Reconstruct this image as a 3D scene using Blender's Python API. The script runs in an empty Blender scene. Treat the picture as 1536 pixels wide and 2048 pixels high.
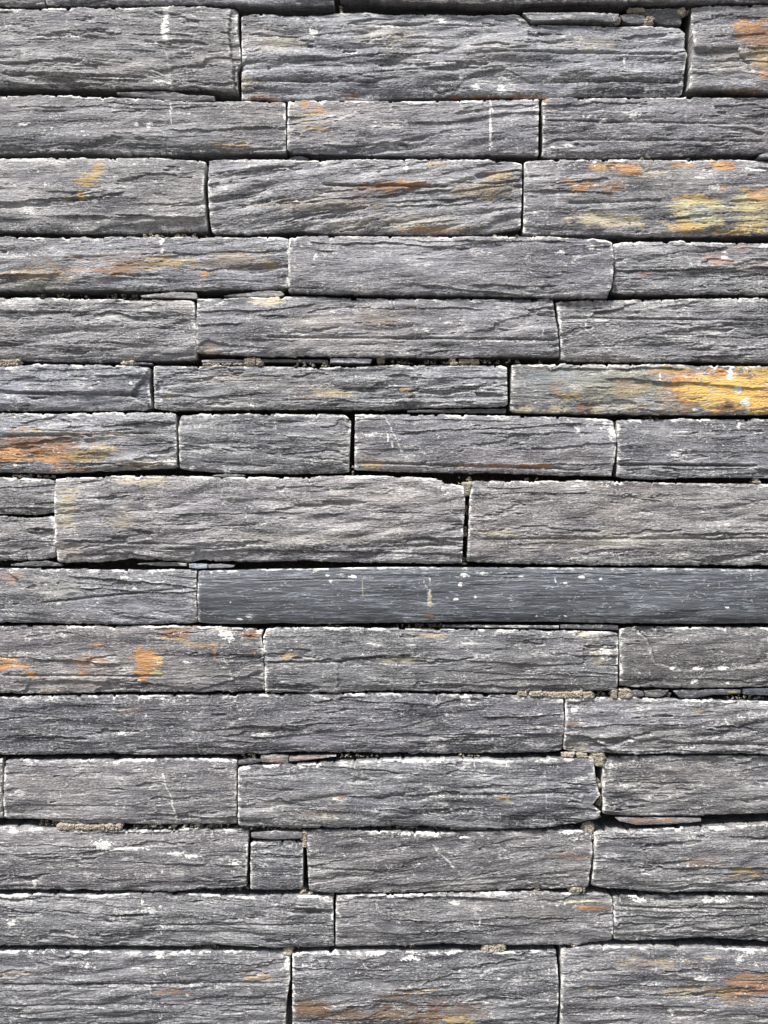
import bpy, math, random
import numpy as np

# ------------------------------------------------------------------ camera, light, exposure
SC = bpy.context.scene
COL = SC.collection
PX = 0.0006                      # metres of wall per photo pixel
ZC = 1.50                        # height of the photograph's centre above the ground
CAM_D = 1.12
cam_d = bpy.data.cameras.new('camera')
cam = bpy.data.objects.new('camera', cam_d); COL.objects.link(cam); SC.camera = cam
cam.location = (0, -CAM_D, ZC); cam.rotation_euler = (math.radians(90), 0, 0)
cam_d.sensor_fit = 'VERTICAL'; cam_d.sensor_height = 24
cam_d.lens = 12 * CAM_D / (1024 * PX)
cam_d.clip_end = 500; cam_d.clip_start = 0.01

SUN = np.array([-0.50, -0.62, 1.25]); SUN /= np.linalg.norm(SUN)      # direction TO the sun
elev = math.asin(SUN[2]); az = math.atan2(SUN[0], SUN[1])
world = bpy.data.worlds.new('World'); SC.world = world; world.use_nodes = True
wn = world.node_tree
sky = wn.nodes.new('ShaderNodeTexSky'); sky.sky_type = 'NISHITA'; sky.sun_disc = False
sky.sun_elevation = elev; sky.sun_rotation = az; sky.dust_density = 3.0
bg = wn.nodes['Background']; bg.inputs['Strength'].default_value = 0.09
wn.links.new(sky.outputs[0], bg.inputs['Color'])
sd = bpy.data.lights.new('sun', 'SUN'); sd.energy = 4.8; sd.angle = math.radians(11); sd.color = (1, .98, .958)
so = bpy.data.objects.new('sun', sd); COL.objects.link(so)
from mathutils import Vector
so.rotation_euler = Vector(-SUN).to_track_quat('-Z', 'Y').to_euler(); so.location = (-2, -3, 5)
SC.view_settings.view_transform = 'Standard'; SC.view_settings.look = 'None'
SC.view_settings.exposure = 0.60; SC.view_settings.gamma = 1
SC.render.resolution_x = 768; SC.render.resolution_y = 1024

# ------------------------------------------------------------------ noise
def _h(ix, iy, seed):
    h = (ix.astype(np.int64) * 374761393 + iy.astype(np.int64) * 668265263 + int(seed) * 2147483647) & 0xFFFFFFFF
    h = ((h ^ (h >> 13)) * 1274126177) & 0xFFFFFFFF
    h = ((h ^ (h >> 15)) * 2246822519) & 0xFFFFFFFF
    return (h ^ (h >> 16)) & 0xFFFFFF
def hsh(i, seed=0):
    return _h(i, i * 0 + 17, seed) / float(0xFFFFFF)
def gn(x, y, seed=0):
    """gradient noise about -1..1"""
    x0 = np.floor(x); y0 = np.floor(y); fx = x - x0; fy = y - y0
    ix = x0.astype(np.int64); iy = y0.astype(np.int64)
    def g(dx, dy):
        a = _h(ix + dx, iy + dy, seed) * (2 * math.pi / 0xFFFFFF)
        return np.cos(a) * (fx - dx) + np.sin(a) * (fy - dy)
    u = fx * fx * fx * (fx * (fx * 6 - 15) + 10); v = fy * fy * fy * (fy * (fy * 6 - 15) + 10)
    a = g(0, 0); b = g(1, 0); c = g(0, 1); d = g(1, 1)
    return 1.45 * ((a * (1 - u) + b * u) * (1 - v) + (c * (1 - u) + d * u) * v)
def fbm(x, y, seed, o=4):
    r = 0; a = 1
    for k in range(o):
        r = r + a * gn(x * 2 ** k, y * 2 ** k, seed + 31 * k); a *= .52
    return r
def ss(a, b, x):
    t = np.clip((x - a) / (b - a), 0, 1); return t * t * (3 - 2 * t)
def blur(H, ry, rx):
    for ax, r in ((0, ry), (1, rx)):
        if r < 1: continue
        p = np.pad(H, [(r, r) if a == ax else (0, 0) for a in (0, 1)], mode='edge')
        c = np.cumsum(p, axis=ax)
        z = np.zeros_like(np.take(c, [0], axis=ax)); c = np.concatenate([z, c], axis=ax)
        n = 2 * r + 1; m = H.shape[ax]
        H = (np.take(c, range(n, n + m), axis=ax) - np.take(c, range(0, m), axis=ax)) / n
    return H

# ------------------------------------------------------------------ materials
def newmat(name):
    m = bpy.data.materials.new(name); m.use_nodes = True
    nt = m.node_tree; b = nt.nodes['Principled BSDF']; return m, nt, b
def N(nt, t, **k):
    n = nt.nodes.new(t)
    for a, v in k.items(): setattr(n, a, v)
    return n
def val(nt, x):
    return x
def math_n(nt, op, a, b=None, clamp=False):
    n = N(nt, 'ShaderNodeMath', operation=op, use_clamp=clamp)
    for i, q in enumerate((a, b)):
        if q is None: continue
        if isinstance(q, (int, float)): n.inputs[i].default_value = q
        else: nt.links.new(q, n.inputs[i])
    return n.outputs[0]
def mixc(nt, f, a, b, mode='MIX'):
    n = N(nt, 'ShaderNodeMix', data_type='RGBA', blend_type=mode)
    for i, q in ((0, f), (6, a), (7, b)):
        if isinstance(q, (int, float)): n.inputs[i].default_value = q
        elif isinstance(q, tuple): n.inputs[i].default_value = q + (1,) if len(q) == 3 else q
        else: nt.links.new(q, n.inputs[i])
    return n.outputs[2]
def ramp(nt, src, lo, hi):
    n = N(nt, 'ShaderNodeMapRange', interpolation_type='SMOOTHSTEP')
    nt.links.new(src, n.inputs[0]); n.inputs[1].default_value = lo; n.inputs[2].default_value = hi
    return n.outputs[0]
def noise(nt, vec, scale, detail=6, rough=.6, dist=0):
    n = N(nt, 'ShaderNodeTexNoise'); nt.links.new(vec, n.inputs['Vector'])
    n.inputs['Scale'].default_value = scale; n.inputs['Detail'].default_value = detail
    n.inputs['Roughness'].default_value = rough; n.inputs['Distortion'].default_value = dist
    return n.outputs['Fac']

def slate_material(name='split_slate', smooth=False):
    m, nt, b = newmat(name)
    geo = N(nt, 'ShaderNodeNewGeometry')
    info = N(nt, 'ShaderNodeObjectInfo')
    off = N(nt, 'ShaderNodeVectorMath', operation='MULTIPLY_ADD')
    cmb = N(nt, 'ShaderNodeCombineXYZ')
    for i in range(3): nt.links.new(info.outputs['Random'], cmb.inputs[i])
    nt.links.new(cmb.outputs[0], off.inputs[0]); off.inputs[1].default_value = (7, 3, 5)
    nt.links.new(geo.outputs['Position'], off.inputs[2])
    def stretched(sx, sz):
        v = N(nt, 'ShaderNodeVectorMath', operation='MULTIPLY')
        nt.links.new(off.outputs[0], v.inputs[0]); v.inputs[1].default_value = (sx, 1, sz); return v.outputs[0]
    long_ = stretched(.11, 1); mid = stretched(.30, 1); flat = stretched(1, 1)
    n1 = noise(nt, long_, 55, 5, .6, .6)       # broad bands of the bedding
    n2 = noise(nt, long_, 330, 5, .65, .5)      # fine bedding
    n3 = noise(nt, mid, 620, 4, .75, .7)          # fibres
    n4 = noise(nt, flat, 950, 3, .7)           # grain
    n5 = noise(nt, mid, 130, 6, .75, 1.0)         # filigree of bruised flake edges
    n6 = noise(nt, mid, 340, 5, .7, 1.0)
    n7 = noise(nt, stretched(.4, 1), 24, 5, .65, .5)            # paler and darker areas
    n8 = noise(nt, stretched(.5, 1), 9, 3, .6)
    wear = N(nt, 'ShaderNodeAttribute', attribute_name='wear')
    stain = N(nt, 'ShaderNodeAttribute', attribute_name='stain')
    dust = N(nt, 'ShaderNodeAttribute', attribute_name='dust')
    if smooth:
        c = mixc(nt, ramp(nt, n1, .3, .7), (.050, .053, .059), (.088, .091, .098))
        c = mixc(nt, ramp(nt, n2, .35, .75), c, (.115, .119, .128))
        n9 = noise(nt, stretched(.07, 1), 120, 4, .6, .4)
        ln = ramp(nt, math_n(nt, 'ABSOLUTE', math_n(nt, 'SUBTRACT', n9, .5)), .022, 0.0)
        c = mixc(nt, math_n(nt, 'MULTIPLY', ln, .7), c, (.34, .36, .38))
    else:
        c = mixc(nt, ramp(nt, n1, .3, .7), (.076, .074, .088), (.156, .153, .170))
        c = mixc(nt, ramp(nt, n2, .44, .74), c, (.30, .30, .312))
        c = mixc(nt, math_n(nt, 'MULTIPLY', ramp(nt, n3, .52, .34), .75), c, (.050, .051, .056))
        c = mixc(nt, 1.0, c, mixc(nt, ramp(nt, n7, .34, .66), (.45, .46, .50), (1.62, 1.60, 1.56)), 'MULTIPLY')
        c = mixc(nt, ramp(nt, n8, .48, .72), c, mixc(nt, 1.0, c, (1.10, 1.02, .90), 'MULTIPLY'))
        def line(n, w):
            return ramp(nt, math_n(nt, 'ABSOLUTE', math_n(nt, 'SUBTRACT', n, .5)), w, 0.0)
        fl = math_n(nt, 'ADD', math_n(nt, 'MULTIPLY', line(n5, .014), 1.0), math_n(nt, 'MULTIPLY', line(n6, .028), .75), True)
        fl = math_n(nt, 'MULTIPLY', fl, ramp(nt, n1, .36, .60))
        c = mixc(nt, math_n(nt, 'MULTIPLY', fl, .9), c, (.56, .55, .52))
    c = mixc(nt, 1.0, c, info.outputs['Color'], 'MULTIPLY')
    # bruised pale crests
    w = math_n(nt, 'MULTIPLY', wear.outputs['Fac'], ramp(nt, n3, .36, .56))
    c = mixc(nt, math_n(nt, 'MULTIPLY', w, .35 if smooth else .80), c, (.56, .55, .53))
    # glittering mineral flecks
    sp = ramp(nt, n4, .58, .68)
    c = mixc(nt, math_n(nt, 'MULTIPLY', sp, .10 if smooth else .55), c, (.62, .61, .59))
    # stains of the stone itself
    sf = math_n(nt, 'MULTIPLY', stain.outputs['Alpha'], math_n(nt, 'MULTIPLY_ADD', ramp(nt, n2, .28, .5), .6), True)
    sf.node.inputs[2].default_value = .4
    sf = math_n(nt, 'MULTIPLY', stain.outputs['Alpha'], math_n(nt, 'ADD', math_n(nt, 'MULTIPLY', ramp(nt, n2, .28, .5), .5), .5), True)
    sc = mixc(nt, math_n(nt, 'MULTIPLY', ramp(nt, n3, .45, .3), .5), stain.outputs['Color'], (.10, .085, .07))
    c = mixc(nt, sf, c, sc)
    # mortar dust and lime bloom
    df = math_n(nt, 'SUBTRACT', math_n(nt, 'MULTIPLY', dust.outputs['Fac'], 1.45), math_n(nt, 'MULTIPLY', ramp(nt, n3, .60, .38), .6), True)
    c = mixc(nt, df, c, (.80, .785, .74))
    nt.links.new(c, b.inputs['Base Color'])
    r = N(nt, 'ShaderNodeMapRange'); nt.links.new(n3, r.inputs[0])
    r.inputs[3].default_value = .34 if smooth else .42; r.inputs[4].default_value = .62 if smooth else .8
    nt.links.new(r.outputs[0], b.inputs['Roughness'])
    b.inputs['Specular IOR Level'].default_value = .5
    hsum = math_n(nt, 'ADD', math_n(nt, 'MULTIPLY', n2, 1.0), math_n(nt, 'MULTIPLY', n3, .55))
    hsum = math_n(nt, 'ADD', hsum, math_n(nt, 'MULTIPLY', n4, .25))
    bp = N(nt, 'ShaderNodeBump'); bp.inputs['Strength'].default_value = .9 if smooth else .9
    bp.inputs['Distance'].default_value = .0016 if smooth else .0024
    nt.links.new(hsum, bp.inputs['Height']); nt.links.new(bp.outputs[0], b.inputs['Normal'])
    return m
SLATE = slate_material()
SMOOTH = slate_material('smooth_slate', True)

def mortar_material(name, ca, cb):
    m, nt, b = newmat(name)
    geo = N(nt, 'ShaderNodeNewGeometry')
    n1 = noise(nt, geo.outputs['Position'], 260, 6, .7); n2 = noise(nt, geo.outputs['Position'], 1100, 3, .6)
    c = mixc(nt, ramp(nt, n1, .35, .65), ca, cb)
    c = mixc(nt, ramp(nt, n2, .6, .72), c, (.72, .66, .56))
    c = mixc(nt, math_n(nt, 'MULTIPLY', ramp(nt, n2, .42, .3), .6), c, (.12, .10, .08))
    nt.links.new(c, b.inputs['Base Color']); b.inputs['Roughness'].default_value = .95
    bp = N(nt, 'ShaderNodeBump'); bp.inputs['Strength'].default_value = .8; bp.inputs['Distance'].default_value = .003
    nt.links.new(math_n(nt, 'ADD', n1, n2), bp.inputs['Height']); nt.links.new(bp.outputs[0], b.inputs['Normal'])
    return m
MORTAR = mortar_material('sandy_mortar', (.34, .295, .225), (.60, .53, .42))
BACK = mortar_material('dark_mortar', (.06, .055, .05), (.11, .10, .09))
m, nt, b = newmat('gravelly_ground')
geo = N(nt, 'ShaderNodeNewGeometry')
nt.links.new(mixc(nt, ramp(nt, noise(nt, geo.outputs['Position'], 30, 8, .7), .35, .65), (.10, .095, .085), (.19, .18, .16)), b.inputs['Base Color'])
b.inputs['Roughness'].default_value = .95
GROUND = m

# ------------------------------------------------------------------ mesh helpers
def P(s):
    return [tuple(float(q) for q in t.split(',')) for t in s.split()]
def interp(pts, x):
    xs = np.array([p[0] for p in pts]); ys = np.array([p[1] for p in pts])
    return np.interp(x, xs, ys)
def make_obj(name, verts, quads, mat, attrs=None, tris=None):
    me = bpy.data.meshes.new(name)
    nv = len(verts); nq = len(quads)
    me.vertices.add(nv); me.vertices.foreach_set('co', np.ascontiguousarray(verts, dtype=np.float32).ravel())
    me.loops.add(nq * 4); me.loops.foreach_set('vertex_index', np.ascontiguousarray(quads, dtype=np.int32).ravel())
    me.polygons.add(nq); me.polygons.foreach_set('loop_start', np.arange(0, nq * 4, 4, dtype=np.int32))
    me.update(calc_edges=True); me.validate()
    for k, (t, a) in (attrs or {}).items():
        at = me.attributes.new(k, t, 'POINT')
        at.data.foreach_set('color' if t == 'FLOAT_COLOR' else 'value', np.ascontiguousarray(a, dtype=np.float32).ravel())
    me.materials.append(mat)
    o = bpy.data.objects.new(name, me); COL.objects.link(o)
    return o

STAINS = []     # filled below: (px x, px y, rx, ry, colour, strength, softness)
SPLASH = []     # white splashes: (x, y, rx, ry, strength)
CO = dict(orange=(.50, .26, .105), rust=(.25, .14, .08), yellow=(.72, .46, .13), brown=(.17, .11, .065), ochre=(.42, .30, .13),
          cream=(.60, .52, .34), lime=(.52, .46, .25), pink=(.36, .25, .20), white=(.78, .78, .76), blue=(.22, .26, .29), ledge=(.34, .33, .31), teal=(.42, .48, .48))

def stone(name, label, cat, group, top, bottom, left, right, seed, dep=0.0, rough=1.0, tilt=0.0, tone=(1, 1, 1),
          smooth=False, edge=1.0, wear_k=1.0, thick=.085, cracks=(), scars=(), step=(1.6, 1.05), belly=1.0, dusty=1.0, corner=1.0):
    rs = np.random.RandomState(seed)
    top, bottom = P(top), P(bottom)
    ext = 330 + rs.randint(0, 260)
    if left: left = P(left)
    else: left = [(-ext, top[0][1]), (-ext - 4, bottom[0][1])]
    if right: right = P(right)
    else: right = [(1536 + ext, top[-1][1]), (1536 + ext + 3, bottom[-1][1])]
    xa = min(p[0] for p in left); xb = max(p[0] for p in right)
    # columns: dense in the frame, coarser out of it
    lo, hi = max(xa, -40), min(xb, 1576)
    seg = [np.arange(lo, hi, step[0])]
    if xa < lo: seg.insert(0, np.arange(xa, lo, 7.0))
    if xb > hi: seg.append(np.arange(hi, xb, 7.0))
    u = np.append(np.concatenate(seg), xb); u = (u - u[0]) / (u[-1] - u[0])
    ylo = min(p[1] for p in top); yhi = max(p[1] for p in bottom)
    nr = max(6, int((yhi - ylo) / step[1]))
    if yhi < -5 or ylo > 2060: nr = max(6, nr // 4)
    v = np.linspace(0, 1, nr + 1)
    def side(pts, s):
        ys = np.array([p[1] for p in pts]); vv = (ys - ys[0]) / max(1e-6, ys[-1] - ys[0])
        x = np.interp(v, vv, [p[0] for p in pts])
        return x + .9 * gn(v * (yhi - ylo) / 12, v * 0 + s, seed + s) + .7 * gn(v * (yhi - ylo) / 3, v * 0, seed + s + 5)
    Lx = side(left, 3); Rx = side(right, 4)
    U, V = np.meshgrid(u, v)
    X = Lx[:, None] * (1 - U) + Rx[:, None] * U
    def jag(x, s):
        q = gn(x / 30, x * 0 + s, seed + s) * 1.1 + gn(x / 9, x * 0, seed + s + 1) * .8 + gn(x / 3.2, x * 0, seed + s + 2) * .45
        # broken leaf ends: small steps
        q += 1.3 * np.round(1.3 * gn(x / 30, x * 0 + 9, seed + s + 7)) + .7 * np.round(1.2 * gn(x / 9, x * 0 + 4, seed + s + 8))
        return q
    k = .35 if smooth else 1.0
    k = min(k, (yhi - ylo) / 60.0 + .15)
    fade = np.clip(np.minimum(X - Lx[:, None], Rx[:, None] - X) / 12, 0, 1)
    kk_ = (gn(X[0] / 24, X[0] * 0 + 3, seed + 17) + .5 * gn(X[0] / 7, X[0] * 0 + 3, seed + 18))
    T = 3.2 * k * ss(.35, .5, kk_) * fade + interp(top, X) + k * jag(X, 11) * fade
    B = interp(bottom, X) + k * jag(X, 23) * fade - (1.3 if ylo < 1130 else .5) * k
    if thick > .05:
        for q_ in range(4):                         # knocked-off corners
            c_ = rs.uniform(.5, 5.5) * (.5 if smooth else 1); w_ = rs.uniform(3, 11)
            e_ = np.exp(-((X - Lx[:, None]) if q_ % 2 == 0 else (Rx[:, None] - X)) / w_)
            if q_ < 2: T = T + c_ * e_
            else: B = B - c_ * e_
    B = np.maximum(B, T + 1.5)
    Y = T * (1 - V) + B * V
    # ---- relief of the split face in mm, bedding running along x
    x = X * .6; y = Y * .6
    R = .5 if smooth else (rough if rough != 1.0 else rs.uniform(.6, 1.2))
    wv = rs.uniform(.35, 1.0); tv, th = rs.uniform(-1, 1, 2); ts = rs.uniform(.75, 1.5); ls = rs.uniform(.7, 1.7)
    fa, fb = rs.uniform(.3, 1.4), rs.uniform(0, .8)
    if smooth: ts, ls, wv, fa, fb = 1.0, 1.6, .25, .4, 0
    dep = dep * 1.7 - 2.2 + rs.uniform(-1.5, 1.5) if thick > .05 else dep
    cal = .30 + 1.0 * ss(-.45, .55, gn(x / 60, y / 16, seed + 21) + .35 * gn(x / 18, y / 6, seed + 22))     # calm and rough areas
    wy = y + tilt * x + wv * (3.0 * gn(x / 85, y / 30, seed) + 1.0 * gn(x / 26, y / 11, seed + 1)) + .30 * gn(x / 8, y / 4, seed + 2)
    bow = (2 * V - 1 - .25 * gn(x / 60, x * 0, seed + 30)); bow = (1 - np.abs(bow) ** 2.4)
    H = 3.4 * belly * (yhi - ylo) / 130 * bow + 1.8 * belly * gn(x / 95, y / 38, seed + 3) + R * 2.0 * gn(x / 58 + .5 * gn(x / 40, y / 20, seed + 31), wy / 17, seed + 32) + R * fa * 2.6 * np.abs(gn(x / 75 + .6 * y / 20, wy / 19, seed + 33)) + R * fb * .6 * np.abs(gn(x / 30 - .3 * y / 8, wy / 8, seed + 34)) * cal + 3.2 * tv * (V - .5) + 2.5 * th * (U - .5) + R * .55 * gn(x / 34, wy / 9, seed + 4)
    for j, (t, a, L) in enumerate(((16, .85, 260), (7.2, .42, 130), (3.1, .20, 44), (1.4, .44, 14))):
        if smooth: a *= (.3, .6, 1.5, 1.5)[j]; L *= 2.4
        t *= ts; L *= ls * ts
        w = wy / t + hsh(np.array([seed * 7 + j]))[0] * 9
        i = np.floor(w); f = w - i
        def lay(i):
            o = hsh(i.astype(np.int64), seed + j) * 500
            q = gn(x / L + o, i * 3.7, seed + 40 + j)
            return q + (.26, .18, .1, .1)[j] * (lambda z: np.floor(z + .5) + .5 * np.tanh((z + .5 - np.floor(z + .5) - .5) * 3))(1.6 * gn(x / (L * .55) + o, i * 1.9 + y / 40, seed + 60 + j))
        d0 = lay(i - 1); d1 = lay(i)
        H = H + a * R * cal * (d0 + (d1 - d0) * ss(0, (.5, .42, .35, .3)[j], f) + (.5, .42, .3, .3)[j] * (f - .5) * (1 + gn(x / 20, i * 2.1, seed + 80 + j)))
    # flakes broken off: plateaus with ragged outlines
    for j, (fx, fy, thr, dd) in enumerate(((90, 17, .42, 1.9), (50, 11, .55, 1.0), (22, 5.0, .62, .5))):
        q = gn(x / fx + .6 * y / fy, wy / fy, seed + 90 + j) + .28 * gn(x / fx * 3.3, wy / fy * 3.3, seed + 95 + j) + .13 * gn(x / fx * 9, wy / fy * 8, seed + 99 + j)
        if smooth: break
        H = H - R * dd * ss(thr, thr + .05 + .22 * ss(-.3, .4, gn(x / 20, y / 7, seed + 98 + j)), q) * (1 - .5 * ss(thr, thr + .8, q))
    # feathered ridges
    for fx, fy, a, e in ((34, 5.5, .12, 0), (7, 1.9, .22, 1), (3.2, 1.0, .24, 2)):
        rg = 1 - np.abs(gn(x / fx + .35 * y / fy, wy / fy, seed + 120 + e)) * 2
        H = H + a * R * rg * (.5 + .8 * ss(-.4, .5, gn(x / 45, y / 14, seed + 130 + e)))
        if not smooth:
            rg = 1 - np.abs(gn(x / fx * 1.6 - .35 * y / fy, wy / fy, seed + 125 + e)) * 2
            H = H + .45 * a * R * rg * ss(-.1, .6, gn(x / 38, y / 12, seed + 140 + e))
    if not smooth: H = H + .30 * gn(x / 4, wy / 1.15, seed + 150) * (.4 + .9 * ss(-.4, .4, gn(x / 24, y / 9, seed + 152))) + .16 * gn(x / 1.3, y / .9, seed + 151)
    # clefts: a leaf ends in a ragged lip, the face below it is set back and comes out again
    ncl = int((4 + rs.randint(0, 4)) * min(3, .5 + (xb - xa) / 700.)) if thick > .05 and not smooth else (26 if smooth else 0)
    for q_ in range(ncl):
        y0 = rs.uniform(ylo + 6, yhi - 6); x0 = rs.uniform(xa - 60, xb - 60); ln_ = rs.uniform(60, 420) * (1.6 if smooth else 1); sl = rs.normal() * .03 - tilt * .6
        dp_ = rs.uniform(.8, 2.6) * (.30 if smooth else 1) * rs.uniform(.6, 1.2); dec = rs.uniform(6, 20) * (.5 if smooth else 1)
        yc = y0 + sl * (X - x0) + (1 if smooth else 1) * (6 * gn(X / 120, X * 0 + q_, seed + 400) + (.6 if smooth else 2.2) * gn(X / 27, X * 0 + q_, seed + 401) + (.2 if smooth else .9) * gn(X / 7, X * 0 + q_, seed + 402))
        en = ss(0, 26, X - x0) * (1 - ss(ln_ - 26, ln_, X - x0)) * np.clip(.75 + .6 * gn(X / 40, X * 0 + q_, seed + 403), .1, 1.4)
        dd_ = Y - yc
        H = H + dp_ * en * np.where(dd_ > 0, -.75 * np.exp(-np.clip(dd_, 0, None) / dec), .45 * np.exp(-np.clip(-dd_, 0, None) / (dec * .7)))
    # long open bedding cracks (px polyline, depth mm) and broken scars
    for cp, dp, wd in cracks:
        cp = P(cp); yc = interp(cp, X) + 1.0 * gn(X / 14, X * 0, seed + 5)
        m_ = ss(cp[0][0], cp[0][0] + 14, X) * (1 - ss(cp[-1][0] - 14, cp[-1][0], X))
        dpx = Y - yc
        H = H - dp * m_ * np.exp(-(dpx / wd) ** 2) + .45 * dp * m_ * np.exp(-np.clip(-dpx, 0, None) / 9) * (dpx < 0)
    for sp, dp in scars:                       # everything inside the outline sits dp mm lower
        sp = np.array(P(sp)); n = len(sp); ins = np.zeros(X.shape, bool)
        qx = X + 3.0 * gn(X / 17, Y / 8, seed + 6) + 1.5 * gn(X / 5, Y / 3, seed + 7); qy = Y + 1.6 * gn(X / 15, Y / 9, seed + 8)
        for a_ in range(n):
            x0, y0 = sp[a_]; x1, y1 = sp[(a_ + 1) % n]
            cnd = ((y0 > qy) != (y1 > qy))
            xi = (x1 - x0) * (qy - y0) / (y1 - y0 + 1e-9) + x0
            ins ^= cnd & (qx < xi)
        H = H - 1.25 * dp * blur(ins.astype(float), 1, 1)
    # worn arrises
    de = np.minimum(np.minimum(X - Lx[:, None], Rx[:, None] - X), 1e9) * .6
    dt = (Y - T) * .6; db = (B - Y) * .6
    n_e = 1 + .9 * gn(x / 14, y / 14, seed + 160)
    H = H - 1.1 * corner * np.exp(-np.clip(dt, 0, None) / (1.0 * np.clip(n_e, .15, 3))) - 2.0 * corner * np.exp(-np.clip(db, 0, None) / (1.3 * np.clip(2 - n_e, .25, 3)))
    H = H - .8 * corner * np.exp(-np.clip(de, 0, None) / (.9 * np.clip(n_e, .2, 3)))
    fr = min(1.0, (yhi - ylo) / 70.0 + .12)
    H = H * fr
    H = H - np.mean(H) + dep
    # ---- masks
    cv = H - blur(H, 2, 3); cv2 = H - blur(H, 8, 9)
    wear = np.clip(ss(.02, .35, cv) * .9 + ss(.2, 1.2, cv2) * .5, 0, 1) * wear_k
    wear = wear * (.45 + .75 * ss(-.5, .5, gn(x / 40, y / 14, seed + 170)))
    dmin = np.minimum(np.minimum(dt, db * 1.5), de * 1.15)
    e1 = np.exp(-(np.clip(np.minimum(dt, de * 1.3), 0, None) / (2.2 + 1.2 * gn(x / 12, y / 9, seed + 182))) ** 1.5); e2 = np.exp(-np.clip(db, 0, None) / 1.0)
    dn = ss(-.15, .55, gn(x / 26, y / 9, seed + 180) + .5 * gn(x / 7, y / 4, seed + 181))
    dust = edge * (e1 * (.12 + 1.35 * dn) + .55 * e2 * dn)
    blot = fbm(x / 22, y / 5, seed + 190, 4)
    dust = dust + dusty * (.50 * ss(.78, 1.0, blot) + .34 * ss(.25, .95, fbm(x / 42, y / 13, seed + 195, 4)))
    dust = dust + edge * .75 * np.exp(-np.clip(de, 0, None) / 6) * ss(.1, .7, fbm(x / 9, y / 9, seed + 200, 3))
    fil = np.abs(gn(x / 15, y / 8, seed + 220) + .45 * gn(x / 5, y / 3.2, seed + 221) + .2 * gn(x / 2, y / 1.5, seed + 222))
    fm = ss(-.05, .5, gn(x / 26, y / 12, seed + 223) + .3 * gn(x / 7, y / 4, seed + 224))
    dust = dust + (.6 if smooth else .8) * fm * (1 - ss(.005, .06, fil))
    speck = gn(x / 1.9, y / 1.5, seed + 210)
    dust = dust + dusty * ss(.80, .88, speck) * ss(.0, .6, gn(x / 30, y / 16, seed + 211)) * .5
    SA = np.zeros(X.shape + (4,)); SA[..., :3] = .3
    jx = 9 * gn(X / 34, Y / 13, 901) + 5 * gn(X / 11, Y / 5, 902) + 2.5 * gn(X / 4, Y / 2.2, 903); jy = 5 * gn(X / 30, Y / 14, 904) + 2.6 * gn(X / 9, Y / 5, 905) + 1.2 * gn(X / 4, Y / 3, 907)
    for (sx, sy, rx, ry, cn, st, so_) in STAINS:
        if sx + rx * 1.8 + 30 < xa or sx - rx * 1.8 - 30 > xb or sy + ry < ylo or sy - ry > yhi or not (ylo - 4 <= sy <= yhi + 4): continue
        js = min(1.7, rx / 12); jv = min(1.6, ry / 6); dx = (X + jx * js - sx) / rx; dy = (Y + jy * jv - sy) / ry
        d = np.sqrt(dx * dx + dy * dy) + .22 * gn(X / 22, Y / 7, 906 + int(sx)) + .16 * gn(X / 8, Y / 3, 908 + int(sy))
        pat = 1.2 * gn(X / 22, Y / 4.5, 931) + .8 * gn(X / 8, Y / 2.4, 933) + .5 * gn(X / 3.5, Y / 1.7, 935)
        a = st * ss(0, .06 + .40 * so_, (.95 - d) + .55 * pat * (.25 + .6 * so_)) * (1 - .45 * ss(.25, .6, gn(X / 30, Y / 8, 937) + .4 * gn(X / 8, Y / 3, 938)))
        if cn in ('rust', 'ochre', 'brown', 'pink', 'orange'): a = np.clip(a * 1.3, 0, 1)
        c = np.array(CO[cn]); a0 = SA[..., 3]
        tot = a + a0 * (1 - a) + 1e-9
        SA[..., :3] = (c * a[..., None] + SA[..., :3] * (a0 * (1 - a))[..., None]) / tot[..., None]
        SA[..., 3] = tot
    wh = np.zeros(X.shape)
    for (sx, sy, rx, ry, st) in SPLASH:
        if not (xa - rx < sx < xb + rx and ylo - 3 <= sy <= yhi + 3): continue
        rx *= .85; ry *= .85; dx = (X + .5 * jx * min(1, rx / 6) - sx) / rx; dy = (Y + .35 * jy * min(1, ry / 4) - sy) / ry
        d = np.sqrt(dx * dx + dy * dy) + .8 * gn(X / 6, Y / 3.4, 911 + int(sx)) + .5 * gn(X / 2.6, Y / 1.9, 915)
        wh = np.maximum(wh, st * (1 - ss(.7, 1.05, d)))
    dust = np.maximum(dust, 1.5 * wh); a = 0 * wh; c = np.array(CO['white']); a0 = SA[..., 3]; tot = a + a0 * (1 - a) + 1e-9
    SA[..., :3] = (c * a[..., None] + SA[..., :3] * (a0 * (1 - a))[..., None]) / tot[..., None]; SA[..., 3] = tot
    for x0, y0, x1, y1, w_, st_ in SCRATCH:
        if max(y0, y1) < ylo or min(y0, y1) > yhi or max(x0, x1) < xa or min(x0, x1) > xb: continue
        t_ = np.clip((Y - y0) / (y1 - y0), 0, 1); lx = x0 + (x1 - x0) * t_ + 4 * gn(Y / 22, Y * 0 + x0, 960) + 1.5 * gn(Y / 6, Y * 0 + x0, 961)
        m_ = (Y > y0) & (Y < y1) & (gn(X / 9, Y / 5, 962) > -.45)
        dust = np.maximum(dust, .68 * st_ * m_ * np.exp(-((X - lx) / w_) ** 2))
    # ---- mesh
    nr_, nc = X.shape
    F = np.stack([X.ravel(), Y.ravel(), H.ravel()], 1)
    idx = np.arange(nr_ * nc).reshape(nr_, nc)
    q = np.stack([idx[:-1, :-1], idx[1:, :-1], idx[1:, 1:], idx[:-1, 1:]], -1).reshape(-1, 4)
    loop = np.concatenate([idx[0, :-1], idx[:-1, -1], idx[-1, :0:-1], idx[:0:-1, 0]])
    n = len(loop); base = F[loop]; rings = []; prev = loop; cnt = len(F); qs = [q]
    cx, cy = np.mean([xa, xb]), np.mean([ylo, yhi])
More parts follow.
